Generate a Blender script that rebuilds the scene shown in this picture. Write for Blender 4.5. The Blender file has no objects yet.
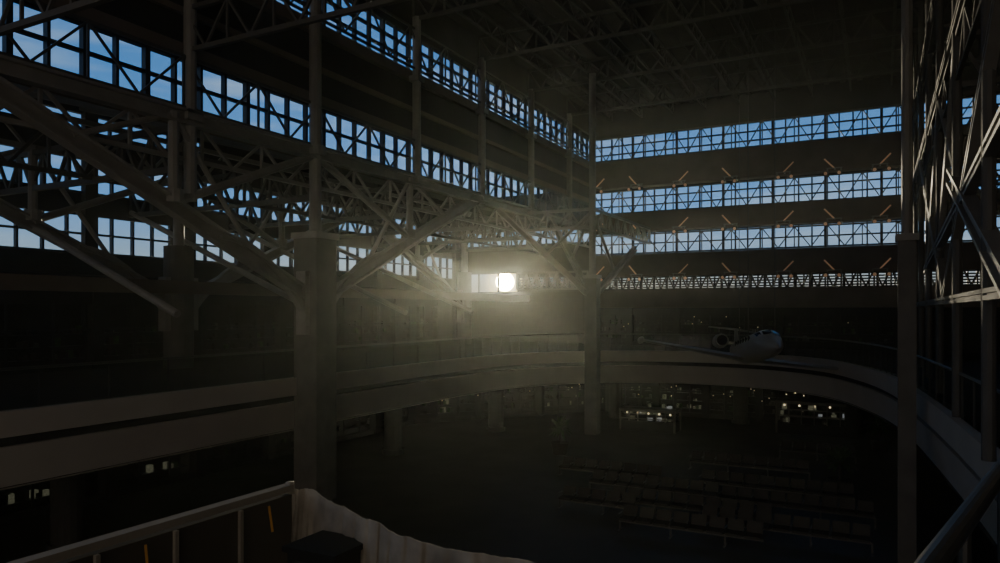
import bpy, math, random
from mathutils import Vector, Matrix
random.seed(4)
S=0.7
# ---------------------------------------------------------------- materials
def mat(name,col,rough=0.6,metal=0.0,noise=0.15,scale=3.0,emit=None,estr=0.0,bump=0.0,spec=0.4):
    m=bpy.data.materials.new(name); m.use_nodes=True
    nt=m.node_tree; b=nt.nodes['Principled BSDF']
    b.inputs['Roughness'].default_value=rough; b.inputs['Metallic'].default_value=metal
    b.inputs['Specular IOR Level'].default_value=spec
    tc=nt.nodes.new('ShaderNodeTexCoord'); n=nt.nodes.new('ShaderNodeTexNoise')
    n.inputs['Scale'].default_value=scale; n.inputs['Detail'].default_value=4
    nt.links.new(tc.outputs['Object'],n.inputs['Vector'])
    r=nt.nodes.new('ShaderNodeValToRGB')
    r.color_ramp.elements[0].position=0.3; r.color_ramp.elements[1].position=0.7
    r.color_ramp.elements[0].color=[c*(1-noise) for c in col]+[1]
    r.color_ramp.elements[1].color=[min(1,c*(1+noise)) for c in col]+[1]
    nt.links.new(n.outputs['Fac'],r.inputs['Fac']); nt.links.new(r.outputs['Color'],b.inputs['Base Color'])
    if bump>0:
        bp=nt.nodes.new('ShaderNodeBump'); bp.inputs['Strength'].default_value=bump
        nt.links.new(n.outputs['Fac'],bp.inputs['Height']); nt.links.new(bp.outputs['Normal'],b.inputs['Normal'])
    if emit:
        b.inputs['Emission Color'].default_value=list(emit)+[1]; b.inputs['Emission Strength'].default_value=estr
    return m
def glassmat(name,tint=(0.8,0.9,0.95),gl=0.06,rough=0.03):
    m=bpy.data.materials.new(name); m.use_nodes=True; nt=m.node_tree
    nt.nodes.clear(); o=nt.nodes.new('ShaderNodeOutputMaterial'); mx=nt.nodes.new('ShaderNodeMixShader')
    t=nt.nodes.new('ShaderNodeBsdfTransparent'); g=nt.nodes.new('ShaderNodeBsdfGlossy')
    t.inputs['Color'].default_value=list(tint)+[1]; g.inputs['Roughness'].default_value=rough
    mx.inputs[0].default_value=gl
    nt.links.new(t.outputs[0],mx.inputs[1]); nt.links.new(g.outputs[0],mx.inputs[2]); nt.links.new(mx.outputs[0],o.inputs[0])
    return m
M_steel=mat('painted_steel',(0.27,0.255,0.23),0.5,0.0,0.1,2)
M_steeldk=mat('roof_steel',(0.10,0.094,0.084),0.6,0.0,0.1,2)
M_conc=mat('concrete_column',(0.15,0.14,0.125),0.8,0,0.15,1.5,bump=0.1)
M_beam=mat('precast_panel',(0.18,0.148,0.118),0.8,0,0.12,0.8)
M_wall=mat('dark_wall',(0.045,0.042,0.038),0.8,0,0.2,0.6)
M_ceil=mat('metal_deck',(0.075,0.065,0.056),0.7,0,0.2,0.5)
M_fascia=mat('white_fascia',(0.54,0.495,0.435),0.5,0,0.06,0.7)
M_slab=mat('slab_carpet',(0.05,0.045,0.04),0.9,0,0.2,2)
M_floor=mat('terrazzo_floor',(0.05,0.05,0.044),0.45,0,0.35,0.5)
M_frame=mat('window_mullion',(0.05,0.05,0.05),0.5,0.2,0.1,3)
M_glass=glassmat('window_glass',(0.86,0.94,0.98),.04)
M_rglass=glassmat('railing_glass',(0.72,0.78,0.76),0.05,0.1)
M_metal=mat('brushed_metal',(0.14,0.135,0.13),0.35,0.8,0.1,10)
M_black=mat('black_plastic',(0.012,0.012,0.012),0.5,0,0.1,5)
M_jet=mat('jet_paint',(0.32,0.295,0.27),0.3,0,0.05,2)
M_jetw=mat('jet_window',(0.015,0.015,0.02),0.1,0,0.05,2)
M_ply=mat('barrier_panel',(0.10,0.088,0.07),0.7,0,0.15,1.5)
M_cap=mat('barrier_cap',(0.36,0.32,0.26),0.5,0,0.1,3)
M_kfr=mat('kiosk_frame',(0.16,0.15,0.13),0.5,0,0.1,3)
M_yel=mat('yellow_brace',(0.6,0.30,0.06),0.5,0,0.1,6)
M_tarp=mat('canvas_tarp',(0.30,0.265,0.21),0.85,0,0.35,6,bump=0.8)
M_warm=mat('warm_glint',(0.9,0.6,0.4),0.5,0,0,1,emit=(1,0.55,0.30),estr=0.10)  # faint emission painting a warm glint on floodlight lenses and arms
M_bulb=mat('shop_bulb',(0.9,0.8,0.6),0.5,0,0,1,emit=(1,0.80,0.48),estr=1.0)
M_disp=mat('lit_display',(0.3,0.3,0.24),0.5,0,0.5,8,emit=(0.7,0.70,0.45),estr=0.055)
M_sign=mat('white_sign',(0.6,0.6,0.6),0.5,0,0.05,3,emit=(0.8,0.85,0.9),estr=0.14)
M_leaf=mat('leaf',(0.06,0.10,0.04),0.6,0,0.4,6)
M_pot=mat('planter',(0.06,0.054,0.046),0.7,0,0.1,3)

# ---------------------------------------------------------------- builder
class B:
    def __init__(s): s.v=[];s.f=[];s.m=[];s.mats=[]
    def mi(s,m):
        if m not in s.mats: s.mats.append(m)
        return s.mats.index(m)
    def add(s,vs,fs,m):
        o=len(s.v); i=s.mi(m); s.v+= [tuple(x) for x in vs]; s.f+=[tuple(o+k for k in f) for f in fs]; s.m+=[i]*len(fs)
    def box(s,a,b,m):
        x0,x1=sorted((a[0],b[0]));y0,y1=sorted((a[1],b[1]));z0,z1=sorted((a[2],b[2]))
        vs=[(x0,y0,z0),(x1,y0,z0),(x1,y1,z0),(x0,y1,z0),(x0,y0,z1),(x1,y0,z1),(x1,y1,z1),(x0,y1,z1)]
        s.add(vs,[(0,3,2,1),(4,5,6,7),(0,1,5,4),(1,2,6,5),(2,3,7,6),(3,0,4,7)],m)
    def beam(s,p,q,w,h,m):
        p=Vector(p);q=Vector(q);d=(q-p)
        if d.length<1e-6:return
        d.normalize(); up=Vector((0,0,1))
        if abs(d.z)>0.99: up=Vector((0,1,0))
        r=d.cross(up).normalized(); u=r.cross(d).normalized()
        vs=[]
        for c in (p,q):
            for sx,sy in((-1,-1),(1,-1),(1,1),(-1,1)): vs.append(c+r*sx*w/2+u*sy*h/2)
        s.add(vs,[(0,3,2,1),(4,5,6,7),(0,1,5,4),(1,2,6,5),(2,3,7,6),(3,0,4,7)],m)
    def ibeam(s,p,q,w,h,m,t=0.12):
        p=Vector(p);q=Vector(q);d=(q-p).normalized(); up=Vector((0,0,1))
        if abs(d.z)>0.99: up=Vector((0,1,0))
        r=d.cross(up).normalized(); u=r.cross(d).normalized()
        s.beam(p+u*(h/2-t/2),q+u*(h/2-t/2),w,t,m); s.beam(p-u*(h/2-t/2),q-u*(h/2-t/2),w,t,m); s.beam(p,q,t,h-2*t,m)
    def tube(s,p,q,r,m,n=8,r2=None):
        p=Vector(p);q=Vector(q);d=(q-p)
        if d.length<1e-6:return
        d.normalize(); up=Vector((0,0,1))
        if abs(d.z)>0.99: up=Vector((0,1,0))
        a=d.cross(up).normalized(); b=a.cross(d)
        r2=r if r2 is None else r2
        vs=[p+(a*math.cos(2*math.pi*k/n)+b*math.sin(2*math.pi*k/n))*r for k in range(n)]+[q+(a*math.cos(2*math.pi*k/n)+b*math.sin(2*math.pi*k/n))*r2 for k in range(n)]
        s.add(vs,[(k,(k+1)%n,n+(k+1)%n,n+k) for k in range(n)]+[tuple(range(n-1,-1,-1)),tuple(range(n,2*n))],m)
    def loft(s,rings,m):
        n=len(rings[0]); vs=[v for r in rings for v in r]; fs=[]
        for i in range(len(rings)-1):
            for k in range(n): fs.append((i*n+k,i*n+(k+1)%n,(i+1)*n+(k+1)%n,(i+1)*n+k))
        fs.append(tuple(range(n-1,-1,-1))); fs.append(tuple((len(rings)-1)*n+k for k in range(n)))
        s.add(vs,fs,m)
    def truss(s,p,q,depth,n,m,c=0.3,w=0.16,verts=True,zig=True):
        p=Vector(p);q=Vector(q);dn=Vector((0,0,-depth))
        s.beam(p,q,c,c,m); s.beam(p+dn,q+dn,c,c,m)
        for i in range(n):
            a=p.lerp(q,i/n); b=p.lerp(q,(i+1)/n); mid=(a+b)/2
            if zig:
                s.beam(a,mid+dn,w,w,m); s.beam(mid+dn,b,w,w,m)
            else:
                s.beam(a,b+dn,w,w,m)
            if verts: s.beam(a,a+dn,w,w,m)
        s.beam(q,q+dn,w,w,m)
    def obj(s,name,parent=None,smooth=False,loc=None):
        me=bpy.data.meshes.new(name)
        me.from_pydata([(x*S,y*S,z*S) for x,y,z in s.v],[],s.f)
        for m in s.mats: me.materials.append(m)
        me.polygons.foreach_set('material_index',s.m)
        if smooth: me.polygons.foreach_set('use_smooth',[True]*len(s.f))
        me.update()
        o=bpy.data.objects.new(name,me); bpy.context.scene.collection.objects.link(o)
        if parent: o.parent=parent
        return o
def empty(name,loc=(0,0,0),rot=(0,0,0)):
    e=bpy.data.objects.new(name,None); e.location=[c*S for c in loc]; e.rotation_euler=rot
    e.empty_display_size=0.2
    bpy.context.scene.collection.objects.link(e); return e

# ---------------------------------------------------------------- camera
F=720.0; YAW=math.radians(27.8)
cam=bpy.data.cameras.new('camera'); co=bpy.data.objects.new('camera',cam); bpy.context.scene.collection.objects.link(co)
cam.sensor_width=36; cam.lens=36*F/1000; cam.shift_y=0.0285; cam.clip_end=3000; cam.clip_start=0.05
co.rotation_euler=(math.pi/2,0,YAW); co.location=(0,0,0)
bpy.context.scene.camera=co
sn,cs=math.sin(YAW),math.cos(YAW)
def ray(u,v):
    a=(u-500)/F; return Vector((-sn+a*cs,cs+a*sn,(310-v)/F))

XL,XO,YB,XR,XRO=-30.0,-48.0,80.0,2.5,14.0
ZF=-11.0; ZB=-3.9; ZC=23.0; Y0=-14.0

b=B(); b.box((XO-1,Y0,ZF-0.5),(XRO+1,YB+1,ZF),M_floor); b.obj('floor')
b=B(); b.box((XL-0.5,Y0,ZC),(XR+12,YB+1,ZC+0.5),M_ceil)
x=XL+1
while x<XR+11:
    b.box((x,Y0,ZC-0.18),(x+0.5,YB,ZC),M_ceil); x+=1.5
b.obj('ceiling')
b=B()
b.add([(XL,Y0,9.4),(XL,YB,9.4),(XO-0.5,YB,14),(XO-0.5,Y0,14),(XL,Y0,9.8),(XL,YB,9.8),(XO-0.5,YB,14.4),(XO-0.5,Y0,14.4)],
      [(0,1,2,3),(7,6,5,4),(0,4,5,1),(2,6,7,3),(1,5,6,2),(0,3,7,4)],M_ceil)
for y in range(-10,80,5):
    b.beam((XL,y,9.2),(XO,y,13.8),0.3,0.5,M_steeldk)
b.obj('aisle_roof')

# ---------------------------------------------------------------- windows
wn=[0]
def window_x(X,y0,y1,z0,z1,step,rows,thick=0.14,glass=True):
    wn[0]+=1; e=empty('window_%d'%wn[0],(X,(y0+y1)/2,(z0+z1)/2)); ox,oy,oz=X,(y0+y1)/2,(z0+z1)/2
    f=B(); n=max(1,round((y1-y0)/step))
    for i in range(n+1):
        y=y0+(y1-y0)*i/n-oy; t=thick*(1.8 if i%4==0 else 1); f.box((-0.15,y-t/2,z0-oz),(0.15,y+t/2,z1-oz),M_frame)
    for i in range(rows+1):
        z=z0+(z1-z0)*i/rows-oz; f.box((-0.13,y0-oy,z-0.07),(0.13,y1-oy,z+0.07),M_frame)
    f.obj('frame',e)
    g=B(); g.add([(0,y0-oy,z0-oz),(0,y1-oy,z0-oz),(0,y1-oy,z1-oz),(0,y0-oy,z1-oz)],[(0,1,2,3)],M_glass); g.obj('glass',e)
def window_y(Y,x0,x1,z0,z1,step,rows,thick=0.14):
    wn[0]+=1; ox,oy,oz=(x0+x1)/2,Y,(z0+z1)/2; e=empty('window_%d'%wn[0],(ox,oy,oz))
    f=B(); n=max(1,round((x1-x0)/step))
    for i in range(n+1):
        x=x0+(x1-x0)*i/n-ox; t=thick*(1.8 if i%4==0 else 1); f.box((x-t/2,-0.15,z0-oz),(x+t/2,0.15,z1-oz),M_frame)
    for i in range(rows+1):
        z=z0+(z1-z0)*i/rows-oz; f.box((x0-ox,-0.13,z-0.07),(x1-ox,0.13,z+0.07),M_frame)
    f.obj('frame',e)
    g=B(); g.add([(x0-ox,0,z0-oz),(x1-ox,0,z0-oz),(x1-ox,0,z1-oz),(x0-ox,0,z1-oz)],[(0,1,2,3)],M_glass); g.obj('glass',e)

T0,T1=17.1,19.9
window_x(XL,Y0,YB,T0,T1,1.5,3)
window_x(XL,Y0,YB,9.8,12.2,1.5,2)
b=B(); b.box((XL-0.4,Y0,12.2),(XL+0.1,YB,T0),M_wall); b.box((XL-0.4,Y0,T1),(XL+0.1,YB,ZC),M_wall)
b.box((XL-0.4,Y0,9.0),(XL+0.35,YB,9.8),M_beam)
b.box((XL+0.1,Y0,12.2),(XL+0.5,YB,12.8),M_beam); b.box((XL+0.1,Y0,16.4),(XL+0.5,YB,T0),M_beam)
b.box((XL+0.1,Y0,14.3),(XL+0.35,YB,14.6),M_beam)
b.obj('wall_left')
window_x(XO,Y0,YB,3.9,6.5,1.6,2); window_x(XO,Y0,YB,8.0,10.5,1.6,2); window_x(XO,Y0,40,12.0,13.4,1.6,1)
b=B()
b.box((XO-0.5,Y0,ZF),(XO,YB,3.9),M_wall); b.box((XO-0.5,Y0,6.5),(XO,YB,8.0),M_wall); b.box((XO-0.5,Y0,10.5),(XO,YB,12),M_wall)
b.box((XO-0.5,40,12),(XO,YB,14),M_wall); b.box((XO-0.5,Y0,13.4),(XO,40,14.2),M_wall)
b.obj('wall_outer_left')
bands=[(T0-.1,T1),(11.0,13.8),(6.3,8.8),(2.3,3.7)]
window_y(YB,XL,XRO,*bands[0],1.25,3); window_y(YB,XL,XRO,*bands[1],1.25,3)
window_y(YB,XL,XRO,*bands[2],1.25,2); window_y(YB,XL,XRO,*bands[3],0.75,5)
XS=-39.6
window_y(YB,XO,XL,8.0,10.2,1.6,2); window_y(YB,XO,XS,2.2,4.6,2.8,1)
window_y(YB,XS,XL,2.7,4.0,.7,4)
b=B()
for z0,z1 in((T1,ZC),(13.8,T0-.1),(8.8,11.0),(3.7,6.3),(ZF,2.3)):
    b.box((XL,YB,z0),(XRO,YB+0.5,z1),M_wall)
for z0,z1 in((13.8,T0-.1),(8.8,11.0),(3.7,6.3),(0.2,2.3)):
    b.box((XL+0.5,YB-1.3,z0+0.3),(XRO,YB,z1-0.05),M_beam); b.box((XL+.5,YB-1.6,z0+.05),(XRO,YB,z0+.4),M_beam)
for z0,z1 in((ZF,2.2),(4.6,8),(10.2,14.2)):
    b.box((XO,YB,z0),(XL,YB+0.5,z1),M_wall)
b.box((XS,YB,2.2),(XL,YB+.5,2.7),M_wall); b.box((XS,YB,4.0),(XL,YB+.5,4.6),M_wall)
b.obj('wall_back')
b=B(); b.box((XRO,Y0,ZF),(XRO+0.5,YB,ZC),M_wall)
for y in range(-10,80,9): b.box((XRO-0.5,y,ZF),(XRO,y+1,ZC),M_beam)
b.obj('wall_right')

for z,d in((T1-.2,2.6),(13.5,2.5),(8.5,2.1)):
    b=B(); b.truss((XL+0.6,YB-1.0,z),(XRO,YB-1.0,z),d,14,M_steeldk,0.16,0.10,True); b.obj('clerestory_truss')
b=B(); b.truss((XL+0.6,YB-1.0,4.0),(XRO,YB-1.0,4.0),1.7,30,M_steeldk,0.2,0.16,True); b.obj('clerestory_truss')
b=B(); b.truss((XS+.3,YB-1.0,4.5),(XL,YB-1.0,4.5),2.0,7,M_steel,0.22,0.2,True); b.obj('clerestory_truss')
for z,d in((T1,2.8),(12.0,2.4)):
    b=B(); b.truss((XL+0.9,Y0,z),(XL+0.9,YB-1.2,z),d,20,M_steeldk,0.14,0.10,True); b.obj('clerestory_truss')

# ---------------------------------------------------------------- roof trusses
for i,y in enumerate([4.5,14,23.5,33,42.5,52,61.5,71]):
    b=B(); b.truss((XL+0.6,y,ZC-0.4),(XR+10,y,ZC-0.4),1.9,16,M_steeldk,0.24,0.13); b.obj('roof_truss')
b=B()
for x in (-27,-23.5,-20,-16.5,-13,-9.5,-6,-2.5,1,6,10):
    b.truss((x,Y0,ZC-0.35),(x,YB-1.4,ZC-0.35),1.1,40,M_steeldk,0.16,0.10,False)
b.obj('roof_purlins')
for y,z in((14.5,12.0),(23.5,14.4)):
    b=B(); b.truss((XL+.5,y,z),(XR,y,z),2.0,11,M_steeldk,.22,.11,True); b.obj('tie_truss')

# ---------------------------------------------------------------- left structural frames
def frame_long(X,ycol,zpipe_top,name,wcol=1.7,arm=19,sgns=(-1,1),round_=False,armw=0.75):
    b=B()
    if round_:
        b.tube((X,ycol,ZF),(X,ycol,4.3),wcol/2,M_conc,20)
    else:
        b.box((X-wcol/2,ycol-wcol/2,ZF),(X+wcol/2,ycol+wcol/2,4.3),M_conc)
        b.box((X-wcol/2-.12,ycol-wcol/2-.12,4.1),(X+wcol/2+.12,ycol+wcol/2+.12,4.45),M_steel)
    b.tube((X,ycol,4.3),(X,ycol,zpipe_top),0.36,M_steel,12)
    b.tube((X,ycol,9.0),(X,ycol,9.5),0.6,M_steel,12)
    for sgn in sgns:
        y1=ycol+sgn*arm
        b.ibeam((X,ycol+sgn*wcol*.5,0.9),(X,y1,9.1),0.6,armw,M_steel)
        b.box((X-.35,ycol+sgn*wcol*.5-.35,-1.4),(X+.35,ycol+sgn*wcol*.5+.35,2.2),M_steel)
        ym=ycol+sgn*arm*.5
        b.tube((X,ym,5.0),(X,ycol,9.0),0.22,M_steel,8)
        b.tube((X,ym,5.0),(X,ym,9.2),0.25,M_steel,8)
        b.tube((X,ycol+sgn*arm*.25,3.0),(X,ym,9.1),0.14,M_steel,8)
        b.tube((X,ycol+sgn*arm*.75,7.1),(X,ym,9.1),0.14,M_steel,8)
        b.tube((X,ym,5.0),(X,ym,5.01+.6),0.45,M_steel,10)
        pts=[Vector((X,ycol+sgn*(wcol*.5+6.0*t),-0.2+3.9*math.sin(t*math.pi/2)**.9)) for t in [k/8 for k in range(9)]]
        for k in range(8): b.beam(pts[k],pts[k+1],0.4,0.35,M_steel)
    return b.obj(name)
frame_long(XL+1.0,32,ZC-2,'steel_column_frame')
frame_long(-42,33,11.5,'steel_column_frame',1.9,19,round_=True,armw=0.7)
frame_long(-42,71,11.5,'steel_column_frame',1.6,19,sgns=(-1,),round_=True,armw=0.7)
b=B()
b.ibeam((XL+1,Y0,9.1),(XL+1,YB-2,9.1),0.6,0.7,M_steel)
b.truss((XL+0.7,Y0,8.9),(XL+0.7,YB-2,8.9),1.7,24,M_steel,0.2,0.13); b.obj('chord_truss')
b=B(); b.truss((-42,Y0,11.2),(-42,YB-.2,11.2),2.1,24,M_steel,0.3,0.16); b.obj('chord_truss')
b=B(); b.truss((-36.5,Y0,9.2),(-36.5,YB-.2,9.2),2.3,24,M_steeldk,0.22,0.14); b.obj('chord_truss')
for y in(13.5,23.5,33.5,42.5,52,61.5,71):
    b=B(); b.truss((XL+0.5,y,8.8),(XO+.2,y,8.8),2.0,8,M_steeldk,0.3,0.16)
    if y<60: b.tube((XL,y,-0.2),(XO+.3,y,7.0),0.2,M_steel,8)
    b.obj('aisle_truss')
for y in(4.5,14,23.5,42.5,52,61.5,71):
    b=B(); b.tube((XL+0.9,y,5.2 if y<40 else 8.6),(XL+0.9,y,ZC-2.2),0.3,M_steel,10)
    b.box((XL+.5,y-.45,9.0),(XL+1.3,y+.45,9.5),M_steel); b.box((XL+.5,y-.4,16.2),(XL+1.3,y+.4,16.6),M_steel)
    b.obj('steel_post')
b=B()
for y in range(-10,80,8): b.box((XO,y,ZB),(XO+.5,y+.9,13.9),M_wall)
b.obj('outer_wall_pilasters')
b=B(); b.box((XO+.1,Y0,2.3),(XO+2.6,YB-8,3.3),M_wall); b.box((-38.5,Y0,1.0),(-38,YB,1.8),M_beam); b.obj('aisle_gallery_beam')

def corner_col(X,Y,w,ends,top,name):
    b=B(); b.box((X-w/2,Y-w/2,ZF),(X+w/2,Y+w/2,3.0),M_conc); b.tube((X,Y,3),(X,Y,top),0.32,M_steel,10)
    for e in ends:
        b.ibeam((X,Y,1.0),e,0.4,0.5,M_steel,.1)
        mid=(Vector((X,Y,1.0))+Vector(e))/2
        b.tube(mid,(X,Y,8.8),.15,M_steel)
    b.box((X-w/2-.1,Y-w/2-.1,2.8),(X+w/2+.1,Y+w/2+.1,3.1),M_steel)
    b.obj(name)
corner_col(-22.6,60.5,1.1,[(-29.2,55,8.7),(-29.2,67,8.7),(-21,68,6.0)],ZC-2,'corner_column')
b=B(); b.truss((-29.2,60.5,9.0),(-22.6,60.5,9.0),1.6,3,M_steel,.25,.15); b.truss((-22.6,60.5,9.0),(-22.6,78.6,9.0),1.6,8,M_steel,.25,.15); b.obj('bracing_truss')

# ---------------------------------------------------------------- right frame
b=B(); b.box((0.7,35.65,ZF),(1.4,36.35,3.2),M_conc); b.tube((1.05,36,3.2),(1.05,36,ZC-2.3),0.22,M_steel,10)
b.box((.6,35.55,3.0),(1.5,36.45,3.3),M_steel); b.obj('steel_column')
b=B()
for y in(22.4,31,39.5,48,56.5,65,73.5):
    b.tube((XR,y,ZB),(XR,y,ZC-2.3),0.17,M_steeldk,10)
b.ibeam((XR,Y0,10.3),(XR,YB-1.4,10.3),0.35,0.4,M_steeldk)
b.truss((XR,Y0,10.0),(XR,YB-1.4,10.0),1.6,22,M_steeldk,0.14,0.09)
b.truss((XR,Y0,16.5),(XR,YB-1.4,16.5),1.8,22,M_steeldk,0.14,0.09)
b.ibeam((XR,51,2.4),(XR,13,4.7),0.3,0.4,M_steel)
b.ibeam((XR,33,5.2),(XR,16,-0.3),0.4,0.65,M_steel)
b.ibeam((XR,14,9.9),(XR,36,0.6),0.3,0.4,M_steel)
b.ibeam((XR,36,0.6),(XR,56,9.9),0.3,0.45,M_steel)
b.tube((XR,31,5),(XR,39.5,9.8),0.14,M_steel); b.tube((XR,39.5,2.8),(XR,31,9.8),0.14,M_steel)
b.tube((XR,48,2.5),(XR,39.5,9.8),0.14,M_steel)
b.ibeam((XR,Y0,0.4),(XR,YB-1.4,0.4),0.3,0.3,M_steeldk)
b.obj('right_truss_frame')
for y in(14,22.4,31,39.5,48,56.5,65,73.5):
    b=B(); b.truss((XR,y,10),(XRO-.5,y,10),1.8,6,M_steeldk,.2,.12); b.obj('side_truss')

# ---------------------------------------------------------------- balcony ring
ctrl=[(-30,50),(-29,57),(-26,63),(-21,67),(-15,68.6),(-9,67.4),(-4,63),(-1,56),(0.9,48),(2.0,38),(2.9,26),(3.7,9)]
def catmull(P,n=6):
    out=[]
    for i in range(len(P)-1):
        p0=P[max(i-1,0)];p1=P[i];p2=P[i+1];p3=P[min(i+2,len(P)-1)]
        for k in range(n):
            t=k/n
            out.append(tuple(0.5*((2*p1[j])+(-p0[j]+p2[j])*t+(2*p0[j]-5*p1[j]+4*p2[j]-p3[j])*t*t+(-p0[j]+3*p1[j]-3*p2[j]+p3[j])*t**3) for j in(0,1)))
    out.append(P[-1]); return out
path=[(-30,y) for y in range(-10,50,6)]+catmull(ctrl)
def outer_pt(p):
    x,y=p
    if y<=50 and x<-20: return (XO+.0,y)
    if x>0.5: return (XRO,max(y,y+ (y-48)*0.6 if y>48 else y))
    cx,cy=-14,44; dx,dy=x-cx,y-cy
    ts=[]
    if dx<0: ts.append((XO-cx)/dx)
    if dx>0: ts.append((XRO-cx)/dx)
    if dy>0: ts.append((YB-cy)/dy)
    t=min(ts); return(cx+dx*t,cy+dy*t)
def ribbon(bl,path,off0,z0,off1,z1,m):
    n=len(path); nr=[]
    for i in range(n):
        a=Vector(path[max(i-1,0)]);c=Vector(path[min(i+1,n-1)]); d=(c-a).normalized(); nr.append(Vector((d.y,-d.x)))
    vs=[]
    for i,p in enumerate(path):
        vs.append((p[0]+nr[i].x*off0,p[1]+nr[i].y*off0,z0)); vs.append((p[0]+nr[i].x*off1,p[1]+nr[i].y*off1,z1))
    bl.add(vs,[(2*i,2*i+2,2*i+3,2*i+1) for i in range(n-1)],m)
b=B()
op=[outer_pt(p) for p in path]
vs=[];n=len(path)
for p,o in zip(path,op): vs+= [(p[0],p[1],ZB),(o[0],o[1],ZB),(p[0],p[1],ZB-3.0),(o[0],o[1],ZB-3.0)]
fs=[]
for i in range(n-1):
    a=4*i;c=4*(i+1); fs+=[(a,a+1,c+1,c),(a+2,c+2,c+3,a+3)]
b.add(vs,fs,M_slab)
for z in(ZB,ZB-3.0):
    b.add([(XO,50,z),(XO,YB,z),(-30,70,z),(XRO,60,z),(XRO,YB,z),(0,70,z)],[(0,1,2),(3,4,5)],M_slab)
ribbon(b,path,0.35,ZB,0.35,ZB-1.0,M_fascia); ribbon(b,path,0.35,ZB-1.0,-0.1,ZB-1.05,M_fascia)
ribbon(b,path,-0.3,ZB,0.35,ZB,M_fascia)
ribbon(b,path,-0.1,ZB-1.05,-0.1,ZB-1.4,M_wall)
ribbon(b,path,0.15,ZB-1.4,-0.1,ZB-1.4,M_fascia)
ribbon(b,path,0.15,ZB-1.4,-0.15,ZB-3.1,M_fascia); ribbon(b,path,-.15,ZB-3.1,-.8,ZB-3.1,M_fascia)
b.obj('balcony')
rail=empty('glass_railing')
b=B(); ribbon(b,path,0.0,ZB,0.0,ZB+1.55,M_rglass); b.obj('glass',rail)
b=B()
for i in range(n-1):
    p,q=path[i],path[i+1]; b.tube((p[0],p[1],ZB+1.6),(q[0],q[1],ZB+1.6),0.06,M_metal,8)
    L=(Vector(p)-Vector(q)).length; k=max(1,round(L/3.5))
    for j in range(k):
        x=p[0]+(q[0]-p[0])*j/k; y=p[1]+(q[1]-p[1])*j/k
        b.box((x-.03,y-.03,ZB),(x+.03,y+.03,ZB+1.55),M_frame)
b.obj('handrail',rail)

# ---------------------------------------------------------------- shops
def shopfront(name,p,q,z0,z1,inward,nb,seed,lit=1.0,disp=True):
    rnd=random.Random(seed); e=empty(name)
    p=Vector((p[0],p[1],0));q=Vector((q[0],q[1],0)); d=(q-p); L=d.length; d.normalize(); nr=Vector((inward[0],inward[1],0))
    f=B()
    up=Vector((0,0,1))
    f.beam(p+up*(z1-.4)+nr*.1,q+up*(z1-.4)+nr*.1,.4,.8,M_wall)
    f.beam(p+up*(z0+.2)+nr*.1,q+up*(z0+.2)+nr*.1,.3,.4,M_wall)
    for i in range(nb+1):
        c=p+d*L*i/nb; w=.7 if i%3==0 else .12
        f.beam(c+up*z0+nr*.1,c+up*z1+nr*.1,w,w if w<.3 else .7,M_wall if w>.3 else M_frame)
    f.beam(p+up*(z0+2.6)+nr*.1,q+up*(z0+2.6)+nr*.1,.12,.12,M_frame)
    f.obj('storefront_frame',e)
    s=B()
    pal=[M_pot,M_pot,M_metal,M_leaf,M_wall,M_wall]+([M_disp] if disp else [])
    for i in range(nb):
        a=p+d*L*(i+.12)/nb; c=p+d*L*(i+.88)/nb
        for k in range(3):
            zz=z0+.7+k*.8
            s.beam(a+up*zz-nr*.9,c+up*zz-nr*.9,.6,.06,M_frame)
            m=rnd.randint(2,6)
            for j in range(m):
                t=rnd.random(); x=a.lerp(c,t)-nr*.9+up*(zz+.03); hh=rnd.uniform(.2,.55); ww=rnd.uniform(.12,.4)
                s.beam(x,x+up*hh,ww,.3,rnd.choice(pal))
    s.obj('display_shelves',e)
    l=B()
    for i in range(nb):
        if rnd.random()<lit:
            for j in range(rnd.randint(1,3)):
                c=p+d*L*(i+rnd.random())/nb+nr*.5+up*(z0+rnd.uniform(2.0,z1-z0-.9)); l.tube(c,c+up*.1,.055,M_bulb,8,.035)
                l.tube(c+up*.1,c+up*.25,.08,M_black,8,.04)
    if l.v: l.obj('shop_lamps',e)
shopfront('storefront',(-40,-5),(-40,58),ZF,ZB-3.0,(1,0),30,1,.8)
shopfront('storefront',(-40,58),(-26,76),ZF,ZB-3.0,(.79,-.61),10,2,.5)
shopfront('storefront',(-26,75),(5,75),ZF,ZB-3.0,(0,-1),18,3,.8)
shopfront('storefront',(9,70),(9,10),ZF,ZB-3.0,(-1,0),24,4,.1,False)
shopfront('storefront',(-46.5,Y0+2),(-46.5,72),ZB,1.2,(1,0),30,5,.04,False)
shopfront('storefront',(-30,78.3),(5,78.3),ZB,0.2,(0,-1),20,6,.15,False)
b=B(); b.box((-41.5,-10,ZF),(-41.2,60,ZB-3),M_wall); b.box((-26,76.5,ZF),(9,76.8,ZB-3),M_wall); b.box((10.6,8,ZF),(10.9,76,ZB-3),M_wall)
b.beam((-41,58.5,-8.9),(-26,77.5,-8.9),.3,4.1,M_wall); b.obj('wall_shops')
for x,y in((-33,20),(-33,45),(-31,58),(-24,71),(-12,73),(-2,69),(5,56),(5.5,30)):
    b=B(); b.tube((x,y,ZF),(x,y,ZB-3),.7,M_pot,16); b.tube((x,y,ZF),(x,y,ZF+.4),.85,M_pot,16); b.tube((x,y,ZB-3.5),(x,y,ZB-3),.7,M_pot,16,.95); b.obj('balcony_pillar')

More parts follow.
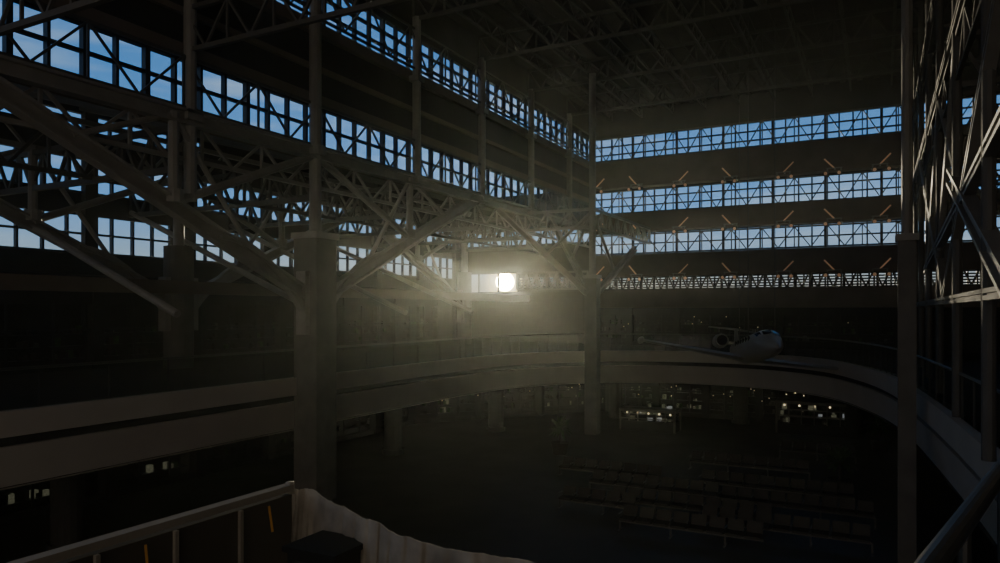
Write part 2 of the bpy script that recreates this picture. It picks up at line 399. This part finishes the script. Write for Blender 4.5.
def kiosk(x,y,w,d,h,name):
    e=empty(name,(x,y,ZF)); f=B()
    for sx in(-1,1):
        for sy in(-1,1): f.box((sx*w/2-.08,sy*d/2-.08,0),(sx*w/2+.08,sy*d/2+.08,h),M_kfr)
    f.box((-w/2-.1,-d/2-.1,h-.25),(w/2+.1,d/2+.1,h),M_kfr); f.box((-w/2,-d/2,0),(w/2,d/2,.9),M_wall)
    n=6
    for i in range(n+1): f.box((-w/2+w*i/n-.04,-d/2-.05,.9),(-w/2+w*i/n+.04,-d/2+.05,h-.3),M_kfr)
    f.box((-w/2,-d/2-.05,h*.55),(w/2,-d/2+.05,h*.55+.08),M_kfr)
    f.obj('kiosk_frame',e)
    g=B(); rnd=random.Random(int(x*10))
    for i in range(22):
        xx=rnd.uniform(-w/2+.2,w/2-.5); zz=rnd.choice([.9,1.5,2.1]); g.box((xx,-.2,zz),(xx+rnd.uniform(.15,.5),.2,zz+rnd.uniform(.15,.4)),rnd.choice([M_disp,M_disp,M_sign,M_pot]))
    for zz in(1.45,2.05): g.box((-w/2+.1,-.3,zz-.05),(w/2-.1,.3,zz),M_metal)
    g.obj('merchandise',e)
    l=B()
    for i in range(5):
        xx=-w/2+w*(i+.5)/5; l.tube((xx,-d/4,h-.5),(xx,-d/4,h-.35),.08,M_bulb,8)
    l.obj('lamps',e)
def on_floor(u,t): r=ray(u,310); return r.x*t,r.y*t
x,y=on_floor(815,64); kiosk(x,y,6.2,2,2.9,'retail_kiosk')
x,y=on_floor(650,66); kiosk(x,y,5,2,2.0,'retail_kiosk')
x,y=on_floor(888,60); b=B(); b.box((x-.5,y-.05,-8.6),(x+.5,y+.05,-7.8),M_sign); b.tube((x,y,-8),(x,y,ZB-3),.04,M_metal); b.box((x-.56,y-.04,-8.66),(x+.56,y+.04,-7.74),M_frame); b.obj('hanging_sign')

def bench_row(x,y,n,name):
    b=B()
    b.box((0,-.1,.45),(n*.85,.1,.55),M_conc)
    for i in range(n):
        x0=i*.85+.05; b.box((x0,-.35,.58),(x0+.72,.35,.68),M_pot); b.beam((x0+.36,.38,.68),(x0+.36,.55,1.15),.72,.08,M_pot)
        b.box((x0-.06,-.3,.85),(x0-.01,.3,.9),M_metal)
    for i in range(0,n+1,3): 
        b.box((i*.85-.04,-.35,0),(i*.85+.04,.35,.06),M_metal); b.box((i*.85-.04,-.05,0),(i*.85+.04,.05,.5),M_metal)
    b.v=[(vx+x,vy+y,vz+ZF) for vx,vy,vz in b.v]; b.obj(name)
for (u,t,n_) in((590,44,9),(610,40,10),(700,44,10),(720,40,9),(700,36,9),(620,36,8),(560,48,8),(690,50,9),(780,54,6),(560,40,5)):
    x,y=on_floor(u,t); bench_row(x,y,n_,'airport_seat_row')
def pot(x,y,seed):
    rnd=random.Random(seed); b=B(); b.tube((x,y,ZF),(x,y,ZF+.9),.5,M_pot,14,.7); b.tube((x,y,ZF+.8),(x,y,ZF+2.0),.09,M_pot,8,.06)
    for i in range(90):
        th=rnd.uniform(0,6.28); el=rnd.uniform(-.4,1.4); L=rnd.uniform(.8,1.5); c=Vector((x,y,ZF+1.9))
        d=Vector((math.cos(th)*math.cos(el),math.sin(th)*math.cos(el),math.sin(el))); q=c+d*L; s=d.cross(Vector((0,0,1))).normalized()*.12
        m=c+d*L*.6; b.add([c,m+s,q-Vector((0,0,.25)),m-s],[(0,1,2,3)],M_leaf)
    b.obj('potted_plant')
x,y=on_floor(840,43); pot(x,y,3)
x,y=on_floor(560,55); pot(x,y,5)
x,y=on_floor(880,56); pot(x,y,7)

def flood(x,y,z,dirx):
    b=B(); b.tube((0,0,0),(0,-1.4,-.1),.06,M_steel,6); b.tube((-.7,-1.4,-.1),(.7,-1.4,-.1),.06,M_steel,6)
    b.tube((0,-1.4,-.1),(dirx*.9,-1.1,.9),.08,M_warm,6)  # bracket arm, glows only to imitate a glint
    for sx in(-.6,.6):
        b.tube((sx,-1.4,-.1),(sx,-1.4,-.35),.05,M_steel,6)
        b.tube((sx,-1.25,-.5),(sx+dirx*.15,-1.7,-.62),.14,M_black,10,.22)
        b.tube((sx+dirx*.15,-1.70,-.62),(sx+dirx*.155,-1.72,-.625),.17,M_warm,10)
    b.v=[(vx+x,vy+y,vz+z) for vx,vy,vz in b.v]; b.obj('floodlight')
for z in(13.9,9.0,4.0):
    for i,u in enumerate((600,640,682,733,785,835,880)):
        r=ray(u,310); t=(YB-1.6)/r.y; flood(r.x*t,YB-1.6,z,-1 if i%2 else 1)

# ---------------------------------------------------------------- business jet
J=ray(752,350)*54
jet=empty('business_jet',J,(math.radians(-7),math.radians(8),math.radians(19)))
JS=.92
jet.scale=(JS,JS,JS)
def ring(y,rx,rz,zc,n=24): return [(rx*math.cos(2*math.pi*k/n),y,zc+rz*math.sin(2*math.pi*k/n)) for k in range(n)]
b=B(); b.loft([ring(*a) for a in((-9.0,.03,.03,-.42),(-8.7,.22,.2,-.40),(-8.2,.42,.36,-.34),(-7.4,.64,.58,-.24),(-6.7,.84,.80,-.08),(-6.0,.98,.98,.06),(-5.2,1.06,1.08,.1),(-3,1.08,1.1,.08),(2,1.08,1.1,.08),(4.5,.95,.95,.2),(6.5,.70,.68,.42),(8.3,.35,.35,.66),(9.0,.06,.1,.75))],M_jet); b.obj('fuselage',jet,True)
b=B()
for sx in(-1,1):
    b.add([(sx*.06,-6.75,.80),(sx*.56,-6.50,.62),(sx*.64,-5.95,.92),(sx*.06,-6.05,1.10)],[(0,1,2,3)],M_jetw)
    b.add([(sx*.66,-6.4,.55),(sx*.96,-5.9,.46),(sx*1.0,-5.3,.70),(sx*.76,-5.85,.86)],[(0,1,2,3)],M_jetw)
    for k in range(6):
        y=-3.6+k*1.05; b.tube((sx*.98,y,.5),(sx*1.09,y,.48),.2,M_jetw,10)
b.obj('cockpit_windows',jet)
def wing(bl,root,tip,cr,ct,th,m):
    root=Vector(root);tip=Vector(tip)
    def sec(c,ch,t): return [c+Vector((0,-ch*.5,0)),c+Vector((0,-ch*.3,t)),c+Vector((0,ch*.1,t*.9)),c+Vector((0,ch*.5,0)),c+Vector((0,ch*.1,-t*.4)),c+Vector((0,-ch*.3,-t*.6))]
    bl.loft([sec(root,cr,th),sec(tip,ct,th*.45)],m)
b=B()
for sx in(-1,1):
    wing(b,(sx*.7,.8,-.8),(sx*8.8,2.6,-.30),3.6,1.5,.28,M_jet)
    b.loft([[Vector((sx*8.8+r*math.cos(a),2.6+dy,-.28+r*math.sin(a))) for a in [k*math.pi/4 for k in range(8)]] for dy,r in((-2.2,.03),(-1.5,.22),(0,.3),(1.2,.22),(1.9,.03))],M_jet)
b.obj('wings',jet)
b=B()
for sx in(-1,1):
    n=14
    def rg(y,r): return [(sx*2.0+r*math.cos(2*math.pi*k/n),y,.75+r*math.sin(2*math.pi*k/n)) for k in range(n)]
    b.loft([rg(3.0,.42),rg(2.85,.52),rg(3.1,.6),rg(4.2,.62),rg(5.6,.42),rg(5.7,.3)],M_jet)
    b.tube((sx*2.0,2.83,.75),(sx*2.0,2.86,.75),.44,M_jetw,14)
    b.beam((sx*.8,4.2,.7),(sx*1.5,4.2,.75),1.6,.16,M_jet)
b.obj('engines',jet)
b=B()
def vsec(y0,y1,z,t): return [Vector((0,y0,z)),Vector((t,(y0+y1)/2-.2,z)),Vector((0,y1,z)),Vector((-t,(y0+y1)/2-.2,z))]
b.loft([vsec(5.6,8.8,.8,.15),vsec(8.0,9.4,2.5,.08)],M_jet)
for sx in(-1,1): wing(b,(0,8.7,2.5),(sx*2.4,9.3,2.5),1.4,.8,.08,M_jet)
b.obj('tail',jet)
b=B()
jr=jet.rotation_euler.to_matrix()
inv=jr.inverted()
for lx,ly in((-1.0,-3.0),(1.0,-3.0),(0,6)):
    p=Vector((lx,ly,.9)); top=jr@(p*JS); topw=Vector((top.x,top.y,ZC-2.2-J.z)); b.tube(p,(inv@topw)/JS,.03,M_metal,6)
b.obj('suspension_cables',jet)

# ---------------------------------------------------------------- mezzanine
mz=-2.3
def at(u,v,z): r=ray(u,v); t=z/r.z; return r*t
P0=at(30,563,-1.1);P1=at(290,487,-1.1)
dirp=(P1-P0).normalized()
b=B()
edge=[P1+Vector((-.15,.15,0)),at(345,505,-1.1)+Vector((0,.15,0)),at(400,532,-1.1)+Vector((0,.15,0)),at(540,563,-1.1)+Vector((0,.15,0)),Vector((-.4,2.85,0)),Vector((.2,3.3,0)),Vector((.75,5.5,0)),Vector((1.15,7.3,0)),Vector((2.6,7.3,0)),Vector((2.6,-6,0)),Vector((P1.x-.15,-6,0))]
nn=len(edge)
b.add([(p.x,p.y,mz-.4) for p in edge]+[(p.x,p.y,mz) for p in edge],[tuple(range(nn)),tuple(range(2*nn-1,nn-1,-1))]+[(k,nn+k,nn+(k+1)%nn,(k+1)%nn) for k in range(nn)],M_slab)
b.tube((-1.5,1,ZF),(-1.5,1,mz-.4),.5,M_conc,16); b.tube((-1.5,-5,ZF),(-1.5,-5,mz-.4),.5,M_conc,16)
b.obj('mezzanine_deck')
e=empty('barrier_wall'); b=B(); Q0=P0-dirp*4
Lw=(P1-Q0).length
b.beam(Q0+Vector((0,0,-.62)),P1+Vector((0,0,-.62)),.05,1.16,M_ply)
b.obj('panels',e)
b=B(); b.beam(Q0+Vector((0,0,-.0)),P1+Vector((0,0,-.0)),.07,.04,M_cap)
s_=0
while s_<=Lw:
    p=P1-dirp*s_; b.beam(p+Vector((.04,0,-1.2)),p+Vector((.04,0,-.04)),.022,.022,M_cap); s_+=.42
b.obj('cap_and_studs',e)
b=B()
for s_ in(.22,1.02,1.9):
    p=P1-dirp*s_+Vector((.05,0,-.06)); b.beam(p,p+Vector((.05,-.02,-.14)),.010,.014,M_yel)
b.obj('braces',e)
e=[P1,at(312,489,-1.1),at(345,507,-1.12),at(375,520,-1.13),at(405,535,-1.14),at(460,549,-1.15),at(540,562,-1.15),Vector((-.7,2.8,-1.2)),Vector((-.2,2.9,-1.2))]
tp=catmull([(p.x,p.y) for p in e],18); zt=[]
for i in range(len(e)-1):
    for k in range(18): zt.append(e[i].z+(e[i+1].z-e[i].z)*k/18)
zt.append(e[-1].z)
vs=[];R=22;rnd=random.Random(9)
for i,(p,z) in enumerate(zip(tp,zt)):
    for r_ in range(R+1):
        f=r_/R; w=.022*math.sin(i*.83+r_*.18)+.03*math.sin(i*.29-r_*.35)+.012*math.sin(i*1.7+r_*.1)+rnd.uniform(-.005,.005)
        drop=-.012*abs(math.sin(i*.17))+rnd.uniform(-.002,.002)
        vs.append((p[0]+w*(.3+f),p[1]-w*(.3+f)-.12*f,z+drop-f*(z-mz-.02)))
b=B(); b.add(vs,[(i*(R+1)+r_,(i+1)*(R+1)+r_,(i+1)*(R+1)+r_+1,i*(R+1)+r_+1) for i in range(len(tp)-1) for r_ in range(R)],M_tarp)
b.beam(P1+Vector((0,0,-1.2)),P1+Vector((0,0,.03)),.03,.03,M_cap)
o=b.obj('canvas_tarp',None,True)
md=o.modifiers.new('solid','SOLIDIFY'); md.thickness=.004
c=at(328,539,-1.25); b=B(); b.box((c.x-.16,c.y-.14,mz),(c.x+.16,c.y+.14,-1.30),M_black); b.box((c.x-.18,c.y-.16,-1.30),(c.x+.18,c.y+.16,-1.27),M_black); b.box((c.x-.1,c.y-.165,-1.42),(c.x+.1,c.y-.14,-1.34),M_wall); b.obj('waste_bin')
e=empty('steel_handrail'); b=B(); A=at(933,563,-1.0); C=at(1000,472,-1.0); d=(C-A); A2=A-d*.35; C2=C+d*.8
b.tube(A2,C2,.05,M_metal,16)
for t in(0.02,.33,.66,.98):
    p=A2.lerp(C2,t); b.tube((p.x,p.y,mz),(p.x,p.y,-1.05),.03,M_metal,10); b.tube((p.x,p.y,mz),(p.x,p.y,mz+.04),.08,M_metal,12)
b.obj('rail_and_posts',e)
b=B(); b.add([(A2.x,A2.y,mz+.15),(C2.x,C2.y,mz+.15),(C2.x,C2.y,-1.12),(A2.x,A2.y,-1.12)],[(0,1,2,3)],M_rglass); b.obj('glass',e)

# ---------------------------------------------------------------- added haze (scattering volume) imitating lens veil and glow around the sun
m=bpy.data.materials.new('added_haze'); m.use_nodes=True; nt=m.node_tree; nt.nodes.clear()
o=nt.nodes.new('ShaderNodeOutputMaterial'); v=nt.nodes.new('ShaderNodeVolumeScatter'); v.inputs['Density'].default_value=0.0008; v.inputs['Anisotropy'].default_value=0.80; v.inputs['Color'].default_value=(.92,1,.90,1)
nt.links.new(v.outputs[0],o.inputs['Volume'])
b=B(); b.box((XO+.3,Y0+.5,ZF+.1),(XRO-.6,YB-.3,ZC-.1),m); b.obj('added_haze')

# ---------------------------------------------------------------- light
sd=ray(505,282).normalized()
sun=bpy.data.lights.new('sun_light','SUN'); sun.energy=5.0; sun.angle=math.radians(.8); sun.color=(1,.80,.54)
so=bpy.data.objects.new('sun_light',sun); bpy.context.scene.collection.objects.link(so)
so.rotation_euler=(-sd).to_track_quat('-Z','Y').to_euler(); so.location=sd*60
w=bpy.data.worlds.new('sky'); bpy.context.scene.world=w; w.use_nodes=True; nt=w.node_tree; nt.nodes.clear()
N=nt.nodes.new; L=nt.links.new
out=N('ShaderNodeOutputWorld'); bg=N('ShaderNodeBackground'); L(bg.outputs[0],out.inputs[0])
tc=N('ShaderNodeTexCoord'); nrm=N('ShaderNodeVectorMath'); nrm.operation='NORMALIZE'; L(tc.outputs['Generated'],nrm.inputs[0])
sep=N('ShaderNodeSeparateXYZ'); L(nrm.outputs[0],sep.inputs[0])
ramp=N('ShaderNodeValToRGB'); L(sep.outputs['Z'],ramp.inputs[0]); cr=ramp.color_ramp
cr.elements[0].position=0.0; cr.elements[0].color=(.10,.08,.05,1)
cr.elements[1].position=1.0; cr.elements[1].color=(.04,.09,.20,1)
for p,c in((.01,(.40,.30,.17)),(.06,(.36,.46,.54)),(.13,(.15,.38,.74)),(.3,(.07,.25,.60))):
    el=cr.elements.new(p); el.color=list(c)+[1]
dot=N('ShaderNodeVectorMath'); dot.operation='DOT_PRODUCT'; L(nrm.outputs[0],dot.inputs[0]); dot.inputs[1].default_value=sd
def math_(op,a,b_=None):
    n=N('ShaderNodeMath'); n.operation=op
    for i,x in enumerate((a,b_)):
        if x is None: continue
        if isinstance(x,(int,float)): n.inputs[i].default_value=x
        else: L(x,n.inputs[i])
    return n.outputs[0]
dpos=math_('MAXIMUM',dot.outputs['Value'],0.0)
g1=math_('MULTIPLY',math_('POWER',dpos,60),0.10)
g2=math_('MULTIPLY',math_('POWER',dpos,7000),6.0)
disc=math_('MULTIPLY',math_('GREATER_THAN',dot.outputs['Value'],math.cos(math.radians(.72))),200.0)
g=math_('ADD',math_('ADD',g1,g2),disc)
warm=N('ShaderNodeVectorMath'); warm.operation='SCALE'; warm.inputs[0].default_value=(1,.72,.30); L(g,warm.inputs['Scale'])
mp=N('ShaderNodeMapping'); mp.inputs['Scale'].default_value=(2,2,14); L(nrm.outputs[0],mp.inputs[0])
no=N('ShaderNodeTexNoise'); no.inputs['Scale'].default_value=2.2; no.inputs['Detail'].default_value=6; L(mp.outputs[0],no.inputs['Vector'])
cl=N('ShaderNodeMapRange'); cl.inputs['From Min'].default_value=.5; cl.inputs['From Max'].default_value=.75; L(no.outputs['Fac'],cl.inputs['Value'])
mix=N('ShaderNodeMixRGB'); mix.inputs[2].default_value=(.50,.60,.68,1); L(math_('MULTIPLY',cl.outputs[0],.6),mix.inputs[0]); L(ramp.outputs[0],mix.inputs[1])
back_fill=N('ShaderNodeMapRange'); back_fill.inputs['From Min'].default_value=-.1; back_fill.inputs['From Max'].default_value=-.7; back_fill.inputs['To Min'].default_value=0; back_fill.inputs['To Max'].default_value=1.0  # warm fill added to the sky behind the camera to brighten the interior
L(dot.outputs['Value'],back_fill.inputs['Value'])
mix2=N('ShaderNodeMixRGB'); mix2.inputs[2].default_value=(.36,.31,.26,1); L(back_fill.outputs[0],mix2.inputs[0]); L(mix.outputs[0],mix2.inputs[1])
ad=N('ShaderNodeVectorMath'); ad.operation='ADD'; L(mix2.outputs[0],ad.inputs[0]); L(warm.outputs[0],ad.inputs[1])
L(ad.outputs[0],bg.inputs['Color']); bg.inputs['Strength'].default_value=1.0
